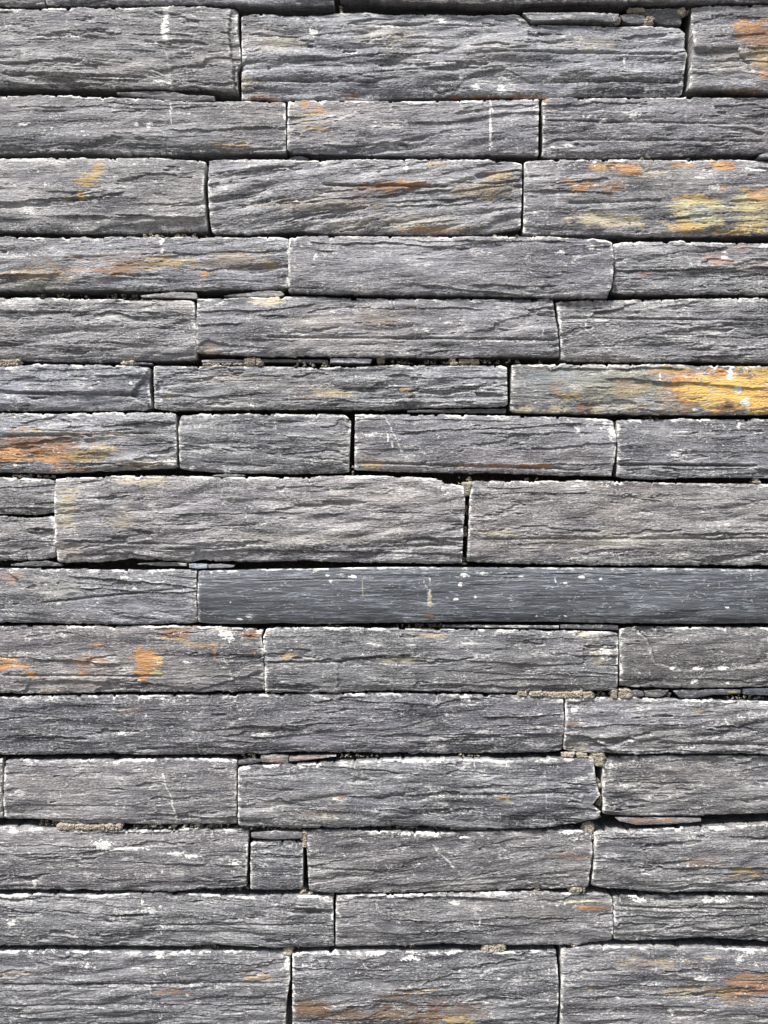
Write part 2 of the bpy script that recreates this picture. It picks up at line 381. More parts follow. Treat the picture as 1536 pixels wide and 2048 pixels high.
    top_m = np.isin(loop, idx[0]); bot_m = np.isin(loop, idx[-1]); lef = np.isin(loop, idx[:, 0]); rig = np.isin(loop, idx[:, -1])
    depths = (1.5, 4.5, 11, 22, thick * 1000)
    for kk, dd in enumerate(depths):
        r = base.copy(); bl = (.2, .55, .8, 1, 1)[kk]
        r[:, 2] = base[:, 2] * (1 - bl) + dep * bl - dd
        rr = (.9 if kk else .3) * gn(base[:, 0] / 11, base[:, 1] / 11 + dd, seed + 300) * (1 if not smooth else .6)
        sm = (.0, .1, .5, .9, 1.0)[kk]
        # flat bed faces behind the ragged front edge
        r[:, 1] = np.where(top_m, base[:, 1] + np.abs(rr) * .6 + sm * .8, np.where(bot_m, base[:, 1] - np.abs(rr) * .6 - sm * .8, base[:, 1]))
        r[:, 0] = np.where(lef, base[:, 0] + np.abs(rr) * .3 + sm * .5, np.where(rig, base[:, 0] - np.abs(rr) * .3 - sm * .5, base[:, 0]))
        rings.append(r); cur = np.arange(cnt, cnt + n); cnt += n
        qs.append(np.stack([prev, np.roll(prev, -1), np.roll(cur, -1), cur], -1)); prev = cur
    A = np.concatenate([F] + rings)
    c0 = np.array([(A[:, 0].min() + A[:, 0].max()) / 2, (A[:, 1].min() + A[:, 1].max()) / 2])
    co = np.stack([(A[:, 0] - c0[0]) * PX, -A[:, 2] * .001, -(A[:, 1] - c0[1]) * PX], 1)
    Q = np.concatenate(qs)
    ns = len(rings) * n
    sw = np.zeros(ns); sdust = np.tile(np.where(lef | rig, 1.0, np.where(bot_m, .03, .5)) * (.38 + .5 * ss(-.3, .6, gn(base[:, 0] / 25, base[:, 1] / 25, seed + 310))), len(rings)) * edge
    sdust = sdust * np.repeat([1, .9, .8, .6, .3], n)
    st = np.tile(SA.reshape(-1, 4)[loop] * np.array([1, 1, 1, .7]), (len(rings), 1))
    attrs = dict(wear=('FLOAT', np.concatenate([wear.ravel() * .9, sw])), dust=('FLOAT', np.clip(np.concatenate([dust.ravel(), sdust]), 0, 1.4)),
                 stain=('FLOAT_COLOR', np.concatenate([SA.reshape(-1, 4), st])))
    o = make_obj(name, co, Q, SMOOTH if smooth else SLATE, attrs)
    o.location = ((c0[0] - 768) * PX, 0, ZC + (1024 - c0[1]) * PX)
    hu = rs.uniform(-.03, .035) + .004; tone = (tone[0] * (1 + hu), tone[1] * (1 + .25 * hu + rs.uniform(-.012, .02)), tone[2] * (1.02 - hu))
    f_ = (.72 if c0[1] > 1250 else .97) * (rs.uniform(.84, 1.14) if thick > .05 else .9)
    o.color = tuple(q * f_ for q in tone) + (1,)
    o['label'] = label; o['category'] = cat
    if group: o['group'] = group
    return o

# ------------------------------------------------------------------ stains and splashes (photo pixels on the wall)
_S = """
1510,70,55,38,rust,.75,.7|1490,55,30,16,orange,.6,.8|1520,120,30,30,ochre,.6,.8|1525,152,12,8,orange,.7,.6|1480,182,60,4,brown,.8,.5|1450,120,40,30,cream,.2,.9
950,190,90,4,rust,.8,.6|1060,189,45,4,rust,.8,.6|520,192,40,6,rust,.6,.7|700,188,22,9,rust,.55,.8|490,165,20,20,cream,.55,.7|770,70,70,25,cream,.28,.9|560,85,60,25,cream,.28,.9|1180,85,70,16,cream,.25,.9
545,203,28,8,rust,.6,.7|470,290,50,6,ochre,.5,.7
610,207,22,7,orange,.75,.7|640,220,20,10,orange,.45,.8|622,228,24,5,ochre,.6,.7|635,258,26,9,ochre,.55,.8|600,240,22,30,cream,.25,.9|1096,202,14,5,rust,.85,.5
780,374,75,11,rust,.95,.6|700,385,120,12,brown,.35,.9|960,380,80,20,ochre,.3,.9|640,410,160,16,ochre,.2,.9|820,368,45,6,orange,.55,.7|830,445,90,20,cream,.3,.9|870,460,80,8,orange,.5,.7|1000,350,40,14,ochre,.5,.8|700,450,60,14,cream,.25,.9|1020,470,10,5,rust,.5,.8|870,325,20,10,ochre,.5,.8
1265,337,22,14,orange,.85,.5|1240,330,30,10,orange,.65,.6|1205,330,22,8,ochre,.75,.5|1190,332,26,8,orange,.45,.7|1445,330,32,12,orange,.9,.4|1370,326,24,7,orange,.7,.6|1160,370,42,13,orange,.55,.6|1225,375,26,14,rust,.7,.6|1300,345,30,10,cream,.4,.8|1385,402,44,12,lime,.9,.6|1372,422,40,18,lime,.9,.6|1405,440,46,22,lime,.9,.6|1430,410,26,18,lime,.8,.6|1375,455,45,14,ochre,.6,.6|1400,430,30,14,teal,.6,.6|1510,400,34,34,ochre,.8,.5|1520,385,24,14,orange,.75,.6|1495,420,34,16,lime,.9,.6|1515,445,44,22,lime,.85,.6|1470,462,40,8,ochre,.7,.6|1480,400,26,10,lime,.7,.6|1500,455,40,12,yellow,.4,.6|1440,330,16,6,yellow,.4,.6|1215,440,90,16,cream,.8,.7|1392,395,50,8,yellow,.5,.6|1360,450,40,12,yellow,.5,.6|1440,375,16,4,orange,.7,.5
235,542,50,11,rust,.95,.6|320,528,120,10,ochre,.5,.8|480,530,90,14,brown,.35,.9|60,552,120,9,ochre,.4,.8|200,515,150,10,brown,.35,.9|260,530,80,12,rust,.45,.8|330,520,50,8,ochre,.5,.8|410,547,12,8,orange,.8,.5|90,538,60,10,ochre,.35,.8|150,540,30,5,orange,.4,.7|540,530,24,12,ochre,.5,.7|60,570,90,10,cream,.2,.9|470,515,70,16,ochre,.3,.9
1440,518,40,14,pink,.75,.7|1485,495,30,7,pink,.5,.8|1290,548,18,5,rust,.5,.7|1500,530,40,10,pink,.3,.9
535,602,32,9,cream,.8,.6|640,645,70,20,cream,.15,.9|760,640,50,16,ochre,.18,.9|420,700,30,10,ochre,.3,.9
660,785,50,10,ochre,.45,.8|625,795,24,6,rust,.35,.8|470,755,80,12,cream,.2,.9|815,780,18,4,ochre,.6,.6|340,790,14,6,cream,.5,.6
1330,780,22,60,orange,.30,.8|1370,775,30,50,orange,.85,.5|1450,782,100,44,yellow,1,.3|1530,782,80,52,yellow,.95,.3|1590,782,60,50,orange,.8,.5|1375,810,24,20,rust,.5,.7|1430,745,60,9,orange,.85,.5|1350,738,40,8,ochre,.8,.6|1320,745,40,6,orange,.4,.7|1500,735,40,6,ochre,.8,.5|1266,773,44,7,rust,.7,.6|1250,783,50,10,ochre,.45,.8|1115,775,20,14,rust,.7,.7|1140,790,30,10,ochre,.6,.7|1245,765,18,6,orange,.6,.6|1110,818,26,8,cream,.85,.4|1045,818,24,8,cream,.75,.4|1200,818,28,8,cream,.7,.5|1165,816,16,9,rust,.8,.5|1260,815,30,8,ochre,.4,.8|1150,760,160,26,blue,.45,.8|1230,770,150,40,lime,.22,.9|1453,817,22,17,orange,.8,.4|1453,817,13,11,brown,1,.3|1497,752,18,6,rust,.7,.6|1420,805,14,8,lime,.6,.6|1320,800,40,16,teal,.25,.8
80,895,105,26,rust,.95,.6|20,910,34,18,orange,.95,.6|110,915,55,13,orange,.75,.6|170,915,50,16,ochre,.55,.8|30,878,50,9,rust,.7,.7|210,898,36,14,ochre,.5,.8|290,930,70,12,ochre,.3,.8|60,860,40,5,ochre,.5,.8|130,938,60,6,orange,.4,.8|230,870,40,8,cream,.3,.9|150,870,60,8,rust,.35,.8
1000,932,110,4,orange,.6,.7|1075,932,40,4,orange,.75,.5|740,930,34,10,ochre,.55,.7
135,1015,26,55,cream,.5,.8|140,1000,14,14,ochre,.5,.7|280,962,60,8,cream,.6,.7|140,1105,26,20,cream,.35,.8|250,1040,40,30,cream,.15,.9|600,1075,200,14,cream,.15,.9|255,1045,18,12,ochre,.2,.8
1180,1080,200,20,cream,.16,.9|1000,1065,60,14,cream,.35,.9
858,1200,5,20,cream,.8,.5|862,1229,12,7,rust,.9,.5|725,1178,2,22,cream,.45,.5
20,1155,26,14,pink,.7,.7|110,1178,65,18,ledge,.8,.7|95,1158,60,6,ledge,.6,.7
350,1265,34,16,rust,.75,.8|395,1254,30,4,rust,.9,.5|360,1280,34,8,ochre,.5,.8|505,1268,20,12,rust,.8,.6|500,1258,20,5,brown,.8,.6|290,1312,26,22,orange,.95,.4|285,1345,26,12,orange,1,.4|300,1330,24,20,orange,.8,.4|313,1345,12,14,lime,1,.4|318,1315,12,8,yellow,.6,.4|12,1325,26,16,orange,.95,.4|40,1330,24,5,orange,.9,.4|65,1347,22,6,orange,.95,.4|180,1322,52,10,orange,.5,.5|195,1325,52,9,pink,.75,.5|165,1345,22,6,orange,.45,.7|195,1288,14,5,orange,.5,.7|410,1290,30,4,orange,.5,.7|430,1305,6,14,orange,.5,.6|508,1305,14,6,brown,.8,.6|400,1345,90,18,ledge,.4,.8|95,1383,20,4,ochre,.7,.6|440,1260,30,4,lime,.5,.8
575,1312,18,7,ochre,.6,.7|800,1320,60,10,cream,.35,.8|1170,1268,30,12,cream,.5,.8|1200,1310,26,26,cream,.3,.8|870,1272,40,5,ochre,.4,.8
265,1420,24,4,rust,.4,.8|250,1420,16,4,pink,.4,.8
1150,1447,16,5,rust,.5,.7|1395,1422,14,4,ochre,.5,.7|1160,1495,30,12,cream,.35,.8
690,1594,22,5,rust,.65,.6|1010,1594,14,6,ochre,.6,.7|640,1625,40,8,ochre,.22,.8
1150,1712,36,7,rust,.5,.7|1110,1715,20,5,rust,.3,.7|1500,1742,40,8,ochre,.6,.7|1400,1725,50,12,brown,.5,.8|1470,1755,40,8,ochre,.25,.8
1175,1805,50,3,cream,.75,.4|1190,1818,34,4,rust,.75,.5|1160,1815,20,3,orange,.5,.6
340,1984,44,4,rust,.6,.7|520,1955,36,7,ochre,.4,.8|30,1945,70,6,ochre,.25,.8
620,2015,60,22,brown,.95,.8|700,2030,130,16,brown,.6,.9|860,2035,90,14,brown,.7,.8|920,2020,60,20,brown,.45,.9|800,1990,60,14,brown,.4,.9|870,2012,24,14,brown,.65,.8|920,2040,36,8,ochre,.65,.8|790,2020,50,20,brown,.5,.8|830,1982,34,4,ochre,.4,.8
1500,1962,56,17,rust,1,.6|1490,1990,70,20,brown,.5,.9|1400,1980,90,12,ochre,.35,.9|1300,1925,90,10,ochre,.3,.9|1470,1955,30,5,rust,.7,.6|1530,1975,40,10,rust,.8,.6|1470,1985,40,8,orange,.55,.7|1445,1995,26,10,ochre,.5,.8|1420,1915,24,6,cream,.5,.7|1180,1975,24,6,ochre,.3,.8|1360,1990,22,10,cream,.3,.8
1280,1643,26,4,rust,.9,.6|1330,1642,26,4,rust,.9,.6|1470,1385,14,4,ochre,1,.4|545,1519,40,4,pink,.6,.7|620,1518,40,4,pink,.7,.7
195,335,16,16,ochre,.75,.7|178,362,22,16,ochre,.8,.7|160,392,20,14,ochre,.7,.7
"""
for l in _S.strip().splitlines():
    for t in l.split('|'):
        a = t.split(','); STAINS.append((float(a[0]), float(a[1]), float(a[2]), float(a[3]), a[4], float(a[5]), float(a[6])))
_W = """
333,30,5,14,.9|332,60,8,24,.95|333,78,6,8,.9|338,165,8,5,.9|341,215,3,10,.7|343,243,2,6,.8|320,163,16,3,.7|300,250,7,7,.8|272,249,6,4,.8|325,278,7,2,.8|48,248,14,3,.7|103,256,5,3,.7
980,255,2.2,60,.75|985,220,2,10,.8|1268,230,12,8,.9|1255,222,10,2,.8|1180,232,12,3,.7|1205,240,9,4,.8|1140,287,12,4,.75|1000,175,8,10,.8|952,173,7,7,.7|880,128,16,3,.6|1012,153,14,4,.7|925,151,9,5,.7|883,38,9,7,.7|1250,118,3,14,.6|1252,155,9,2,.7|625,62,9,10,.6|705,105,18,3,.6|780,52,24,3,.6|1350,103,10,2,.5
60,422,14,8,.8|225,355,14,6,.3|811,335,7,9,.7|90,372,3,6,.5|1505,338,24,5,.85|1430,375,14,7,.6|1190,325,6,6,.6|325,480,5,9,.85|323,503,5,6,.8|632,517,6,6,.9|905,532,6,2,.6|1120,508,10,6,.5|1180,495,10,6,.5|1450,512,14,3,.7|1530,490,14,5,.8
262,767,4,4,.8|322,800,4,3,.7|504,811,6,3,.9|775,875,2,14,.55|785,890,2,10,.5|800,900,3,3,.5|1155,860,6,12,.55|1480,850,6,8,.6|1460,748,9,12,1|1474,780,12,7,.9|1490,805,12,9,.9|1390,820,8,3,.8|1320,755,2,12,.6|452,941,6,4,.9|340,925,14,8,.6|1085,665,2,8,.5|1170,650,3,5,.6|1205,690,5,2,.7|1235,718,5,2,.7
705,1152,12,3,.9|680,1148,9,2,.5|655,1150,4,3,.8|662,1162,4,3,.7|642,1137,20,3,.8|859,1158,2,8,.45|858,1185,2,8,.5|930,1150,10,4,.8|965,1146,12,3,.7|1005,1154,4,2,.6|1040,1153,9,2,.6|1110,1160,2,6,.6|1160,1154,6,3,.8|1200,1158,3,3,.8|920,1168,5,5,.7|1130,1166,5,2,.7|950,1193,3,3,.8|910,1198,6,3,.6|1130,1232,4,2,.8|1075,1232,4,2,.7|1450,1214,6,2,.9|500,1232,10,5,.45|480,1238,6,3,.6|462,1203,2,2,.9
450,1268,14,8,1|460,1275,8,10,.7|250,1155,8,3,.9|282,1158,6,2,.9|118,1208,6,3,.9|268,1176,4,3,.9|375,1325,10,3,.6|1388,1362,7,6,.95|1455,1367,5,3,.95|1345,1335,7,3,.95|1395,1337,14,3,.95|1448,1336,14,4,.95|1210,1305,14,18,.5|1185,1350,6,8,.3|930,1395,14,8,.8|245,1465,14,5,.6
205,1690,22,10,.9|240,1697,60,3,.8|150,1697,26,2.5,.7|350,1706,24,3,.7|385,1712,22,5,.55|470,1725,12,7,.6|476,1733,10,3,.6|325,1742,4,4,.8|70,1765,6,7,.8|28,1662,10,7,.6|285,1665,7,5,.6|60,1705,6,4,.5|870,1668,14,6,.9|810,1668,12,3,.9|930,1675,14,4,.8|1135,1665,16,5,.7|1140,1665,10,6,.6|530,1730,10,6,.5|1418,1692,22,2,.3
300,1820,26,6,.5|255,1822,40,6,.3|25,1845,12,7,.5|285,1804,3,5,.9|910,1807,10,5,.8|890,1800,10,3,.7|1278,1804,12,4,.7|1418,1805,12,4,.7|1445,1805,20,3,.6|960,1845,3,10,.6|60,1905,7,4,.9|173,1930,4,5,1|317,1911,9,6,.7|375,1990,3,3,.9|300,1978,3,10,.5|905,1907,14,4,.9|665,1909,20,4,.8|750,1909,18,4,.8|820,1917,24,4,.8|998,1955,4,3,.8|1345,2025,7,7,.7|1500,1905,14,7,.7|1480,1920,8,10,.4|1400,1955,20,6,.5|1430,1985,12,4,.3|575,1925,5,14,.8
1180,850,10,3,.6|1222,860,8,26,.55|1208,845,8,10,.5|1505,935,6,6,.5|1350,910,14,3,.5|60,960,26,3,.7|30,930,6,3,.4|885,975,3,3,.6|480,1420,8,3,.5|1300,1400,20,4,.5|1205,1485,8,2,.8|1262,1482,6,2,.8|1150,1420,8,9,.5
"""
for l in _W.strip().splitlines():
    for t in l.split('|'): SPLASH.append(tuple(float(q) for q in t.split(',')))

SCRATCH = [(325, 1548, 356, 1642, 1.7, 1.0), (386, 1462, 399, 1511, 1.5, .8), (1160, 650, 1242, 719, 2.2, .8), (768, 828, 806, 905, 1.8, .8),
    (866, 1690, 921, 1748, 3.0, .8), (1152, 850, 1164, 876, 1.6, .8), (979, 199, 984, 296, 1.9, 1.1), (332, 95, 343, 175, 2.2, .6), (640, 1060, 652, 1100, 1.3, .5),
    (903, 1340, 925, 1372, 1.4, .5), (545, 1285, 572, 1330, 1.4, .5), (1088, 1535, 1092, 1640, 1.5, .6), (205, 1295, 150, 1340, 1.6, .5), (1420, 1920, 1402, 1990, 1.6, .5)]
# ------------------------------------------------------------------ the big split stones
BIG = 'split slate blocks of the wall'
_n = [0]
def st(label, top, right, bottom, left, **k):
    _n[0] += 1
    return stone('slate_block', label, 'slate block', BIG, top, bottom, left, right, 100 + 37 * _n[0], **k)
# row of which only the lower edge shows
st('dark slate block along the top edge of the photo, ending in its top left corner', '0,-95 89,-96', '89,-96 90,14', '0,13 50,15 90,14', None, dep=3, tone=(.8, .8, .8))
st('dark slate block cut by the top edge, above the gap over the white-dripped block', '92,-97 668,-93', '668,-93 668,12', '92,12 300,10 450,13 600,13 668,10', '92,-97 93,12', dep=4, tone=(.75, .75, .77))
st('long dark slate block cut by the top edge, overhanging the cracked chips at upper right', '683,-95 1536,-96', None, '683,2 768,7 1000,11 1150,9 1380,8 1536,8', '683,-95 680,2', dep=5, tone=(.75, .75, .78))
# second row
st('tall grey slate block at upper left with a long white drip down its face', '0,18 100,18 200,17 350,14 470,17', '476,18 476,60 482,112 483,125 475,140 475,182', '0,176 100,177 200,177 300,178 400,180 475,184', None, dep=3, tilt=-.05, scars=[('462,20 490,20 490,190 470,182 464,120 458,70', 2.2)], cracks=[('0,150 300,156', 2, 3)])
st('long tall slate block at top centre with a cracked upper edge and rusty bottom edge', '482,27 520,24 600,27 680,21 768,25 900,25 1030,24 1046,30 1060,44 1200,46 1366,50', '1366,50 1372,60 1370,95 1375,110 1370,140 1368,187', '482,197 600,197 700,199 768,194 900,191 1080,193 1200,188 1300,190 1368,188', '482,27 484,120 482,197', dep=1, cracks=[('980,102 1360,106', 2.2, 3.0), ('1100,158 1368,161', 3.5, 3.5), ('700,47 1000,50', 1.2, 2), ('500,160 760,162', 1.6, 2.5)], scars=[('892,205 925,158 960,140 1010,135 1060,160 1290,166 1290,200', .8)])
st('slate block at the top right corner with a notched flake and orange stained right side', '1385,12 1440,11 1536,10', None, '1377,182 1440,181 1480,185 1536,187', '1385,12 1383,40 1386,100 1377,182', dep=2, rough=.8, scars=[('1382,99 1472,99 1476,107 1492,125 1500,130 1470,140 1380,140', 2.8)], edge=.7)
# third row
st('slate block with small white specks under the white-dripped block, thin leaf on its top', '0,189 100,188 200,191 300,194 430,201 500,200 570,200', '570,200 572,250 571,303', '0,304 150,303 300,308 400,303 450,303 571,306', None, dep=0, tone=(.92, .92, .95), dusty=.6)
st('light slate block with an orange upper left corner and a thin white upright line', '577,200 650,198 768,200 850,202 980,198 1080,194', '1079,194 1077,250 1077,310', '574,303 620,307 700,308 768,310 900,311 1000,308 1077,311', '576,200 574,303', dep=1, tone=(1.15, 1.15, 1.16), rough=.8, tilt=.08)
st('dark slate block with white scabs, below the notched block in the top right corner', '1086,194 1200,193 1300,192 1400,192 1536,193', None, '1084,312 1250,312 1400,306 1536,302', '1086,194 1087,300 1084,312', dep=0, tone=(.85, .85, .87), cracks=[('1090,240 1536,246', 1.6, 2.5), ('1120,275 1536,280', 1.8, 2.6)])
# fourth row
st('light slate block at left edge with a faint ochre smear slanting across it', '0,316 100,315 200,316 300,314 411,320', '411,320 408,380 412,430 414,462', '0,463 100,465 160,468 200,466 300,465 414,462', None, dep=2, tone=(1.18, 1.17, 1.18), scars=[('170,470 200,455 230,448 420,440 420,470', 1.2)])
st('wavy slate block with a rust streak right of centre, under the white-lined block', '420,320 500,317 600,320 700,318 768,318 900,317 1000,320 1043,320', '1045,320 1044,380 1041,460', '423,468 500,469 600,462 650,468 768,468 860,471 950,468 1041,460', '418,320 417,380 420,440 423,468', dep=2, rough=1.15, tilt=.12, cracks=[('640,370 900,374', 3, 3), ('910,366 1042,370', 1.4, 2)])
st('slate block with bright orange patches along its top and yellow-green patches at right', '1049,317 1150,318 1300,316 1400,318 1536,318', None, '1047,470 1200,466 1300,472 1400,470 1536,469', '1050,317 1047,470', dep=1, tone=(1.05, 1.05, 1.08), rough=.9, scars=[('1050,350 1110,350 1112,420 1050,425', .9)], cracks=[('1130,405 1330,400', 2, 3)])
# fifth row
st('low slate block at left edge with a rusty middle seam and a small white drop', '0,473 100,474 200,473 325,473 400,474 577,474', '577,474 577,577', '0,581 100,580 200,579 300,583 400,581 500,580 577,577', None, dep=1, tilt=.03)
st('evenly striped plain grey slate block below the rust-streaked wavy block', '578,474 700,473 800,474 950,475 1100,475 1200,480 1223,484', '1223,484 1227,520 1223,570 1213,598', '578,588 700,591 768,592 900,592 1000,594 1100,597 1213,598', '578,474 578,588', dep=4, rough=.5, tone=(.95, .95, .98))
st('slate block with a faint pink patch, directly under the yellow-green patched block', '1229,482 1300,480 1400,481 1536,484', None, '1227,587 1300,589 1400,588 1536,590', '1229,482 1230,540 1227,587', dep=0, rough=1.1)
# sixth row
st('plain grey slate block at left edge, under a loose pale chip', '0,594 100,595 200,598 300,598 388,599', '388,599 392,660 392,718', '0,720 100,722 190,724 260,722 330,720 392,719', None, dep=1, rough=1.1, tone=(1.02, 1.02, 1.03))
st('long slate block with cream smudge on its top edge, above the sandy chip-filled joint', '394,597 500,594 600,593 700,596 768,597 900,598 1050,598 1106,598', '1106,598 1113,650 1120,712', '394,708 450,710 540,715 600,713 700,715 768,716 900,717 1000,713 1120,715', '394,597 394,708', dep=2, tone=(1.04, 1.03, 1.02), cracks=[('530,675 1118,680', 2.5, 3)], scars=[('396,690 420,680 450,690 540,697 396,712', 1.2)])
st('slate block with slanting left end, directly above the bright yellow stained block', '1113,601 1160,600 1213,600 1300,597 1400,596 1536,595', None, '1123,722 1250,725 1400,722 1536,726', '1113,601 1120,660 1123,722', dep=0, cracks=[('1130,635 1536,640', 1.8, 2.6)])
# seventh row
st('low bluish slate block at left edge with a crumbling right end and brown right corner', '0,732 50,731 80,727 150,729 250,731 298,734', '298,734 296,770 299,800 300,820', '0,822 100,822 200,822 300,820', None, dep=0, tone=(.95, .97, 1.02), rough=1.15, cracks=[('0,785 280,790', 2, 3)], scars=[('262,790 285,755 305,735 305,825 290,808', 2.5)])
st('low slate block under the sandy joint, with brownish ripples at its middle', '306,731 400,732 500,731 600,733 700,734 768,730 850,729 940,729 1013,731', '1014,731 1015,814', '308,821 400,821 500,820 600,819 700,820 768,821 850,817 1014,814', '306,731 308,821', dep=1, tone=(.92, .92, .92), rough=1.1, cracks=[('560,800 1010,792', 1.5, 3)])
st('slate block stained bright yellow and orange at its right end', '1024,729 1100,728 1200,729 1320,728 1400,731 1536,733', None, '1021,826 1100,828 1180,828 1250,829 1400,831 1536,830', '1024,729 1021,826', dep=2, tone=(1.12, 1.14, 1.12), rough=.72)
# eighth row
st('slate block at left edge stained rusty red and ochre across its lower half', '0,826 100,827 200,825 350,825', '350,825 353,880 353,936', '0,946 100,948 200,944 300,940 353,938', None, dep=2, cracks=[('0,872 200,868', 2.4, 3.4), ('60,860 340,868', 1.2, 2)])
st('short slate block with rounded upper corners, between the rusty block and an open dark joint', '362,829 450,827 600,829 690,828', '690,828 702,842 700,900 698,948', '358,941 450,947 550,949 698,948', '361,829 357,850 358,941', dep=1, tone=(1.02, 1.02, 1.02), tilt=-.08, rough=.9, scars=[('682,826 710,826 710,850 698,846', 3)])
st('slate block with fine white scratches, right of the open dark joint', '710,828 768,829 900,829 1000,831 1100,834 1228,838', '1228,838 1233,880 1227,930 1222,954', '709,941 768,944 900,947 1000,947 1100,951 1222,954', '710,828 709,941', dep=1, rough=.8, tone=(.98, .98, 1.0), cracks=[('710,925 1130,936', 2.6, 3)])
st('slate block split by a thin crack near its bottom, under the yellow stained block', '1236,839 1300,838 1380,837 1536,838', None, '1234,957 1300,960 1400,956 1536,957', '1236,839 1234,957', dep=0, rough=.8, tone=(.9, .9, .94), cracks=[('1230,928 1520,931', 4.5, 2.6)])
# ninth row
st('small light slate piece at left edge, upper of two beside the tallest cream-edged block', '-430,953 0,954 60,956 107,958', '107,958 108,1028', '-430,1029 0,1029 60,1031 108,1028', '-430,953 -432,1029', dep=0, tone=(1.05, 1.04, 1.03), dusty=1.3)
st('small light slate piece at left edge, lower of two beside the tallest cream-edged block', '-380,1032 0,1032 50,1036 107,1032', '107,1032 107,1118', '-380,1122 0,1123 60,1123 107,1118', '-380,1032 -380,1122', dep=-1)
st('tall long slate block with cream left end, its right end at the crumbly wide joint', '110,957 200,954 250,951 385,952 450,955 520,954 600,955 700,951 768,952 880,957 889,967 928,970', '928,970 930,1010 926,1060 924,1127', '114,1127 200,1126 260,1119 380,1126 400,1122 500,1126 600,1122 680,1126 768,1127 900,1129 924,1127', '110,957 110,1050 114,1127', dep=3, tone=(1.08, 1.07, 1.04), rough=.95, cracks=[('120,1082 500,1092', 1.6, 2.6), ('690,1095 925,1088', 2.0, 3)], scars=[('120,1135 135,1108 250,1105 300,1112 380,1124 390,1105 500,1098 925,1108 925,1135', 1.5)])
st('tall slate block at right edge, its left end at the crumbly wide joint', '945,961 1050,962 1200,961 1350,966 1536,968', None, '934,1125 1000,1128 1100,1130 1200,1132 1400,1132 1536,1132', '945,961 939,1000 937,1060 934,1125', dep=1, tone=(.98, .97, .95), rough=.85, cracks=[('960,1078 1536,1076', 1.4, 3)])
# tenth row
st('slate block at left edge with a pale smooth patch, left of the smooth blue-grey block', '0,1137 100,1138 200,1140 300,1140 391,1139', '392,1139 394,1246', '0,1246 100,1247 200,1249 300,1249 394,1247', None, dep=2, tilt=-.12, tone=(.92, .92, .93), cracks=[('80,1205 380,1175', 1.8, 2.6)], scars=[('-10,1185 45,1178 35,1160 10,1140 -10,1140', 1.5)])
st('very long smooth blue-grey slate block with flat fine lines and white specks', '398,1141 470,1140 520,1138 650,1137 700,1135 768,1134 850,1134 1000,1135 1100,1135 1250,1136 1400,1137 1536,1139', None, '396,1246 430,1248 520,1248 560,1246 620,1249 700,1247 768,1246 900,1244 1100,1244 1250,1247 1400,1248 1536,1247', '398,1141 396,1246', dep=3, smooth=True, edge=.6, belly=1.3, tone=(.78, .80, .84), cracks=[('520,1161 700,1157', .9, 1.6), ('860,1185 900,1184', .8, 2)], dusty=.35)
# eleventh row
st('slate block at left edge with bright orange spots and a rusty upper right corner', '0,1253 100,1252 200,1253 300,1252 400,1253 526,1258', '526,1258 522,1275 528,1300 528,1384', '0,1387 100,1389 200,1387 300,1385 400,1385 528,1384', None, dep=1, tone=(1.06, 1.06, 1.06), rough=.85, cracks=[('0,1350 330,1352', 2, 2.6)], scars=[('40,1392 60,1365 140,1360 300,1368 400,1378 520,1345 530,1392', 1.3)])
st('slate block with a cream dusted right end, below the middle of the smooth blue-grey block', '532,1257 600,1255 700,1255 768,1257 850,1258 950,1259 1100,1262 1237,1264', '1237,1264 1235,1382', '530,1384 650,1387 768,1382 900,1384 1000,1387 1235,1382', '532,1257 526,1275 530,1320 530,1384', dep=1, cracks=[('530,1324 700,1322', 2, 2.6)], scars=[('675,1320 760,1310 1100,1330 1165,1326 1165,1290 1240,1290 1240,1390 675,1390', 1.3)], dusty=1.2)
st('slate block with a stepped scar at its left, above the stuffed chips at right edge', '1240,1256 1300,1254 1400,1255 1536,1256', None, '1240,1374 1350,1377 1450,1376 1536,1376', '1240,1256 1240,1374', dep=1, tone=(.9, .9, .9), scars=[('1268,1254 1300,1285 1310,1325 1335,1332 1350,1340 1460,1338 1536,1325 1536,1254', 2.0)])
# twelfth row
st('longest rough grey slate block, running from the left edge under the orange spotted block', '0,1395 100,1393 200,1392 400,1391 600,1389 768,1387 860,1389 1000,1391 1127,1393', '1127,1393 1129,1450 1126,1507', '0,1512 100,1511 200,1510 300,1513 400,1511 530,1511 600,1506 768,1509 900,1511 1126,1507', None, dep=1, tone=(.88, .88, .9), dusty=1.2, rough=.95)
st('slate block at right edge with a broken lower left corner, under the stuffed chips', '1132,1397 1200,1396 1300,1397 1536,1404', None, '1128,1504 1200,1508 1300,1508 1400,1508 1536,1509', '1132,1397 1130,1470 1128,1504', dep=2, rough=1.15, cracks=[('1310,1484 1536,1488', 2.5, 4)], scars=[('1126,1468 1175,1472 1205,1490 1240,1510 1126,1512', 2.4)])
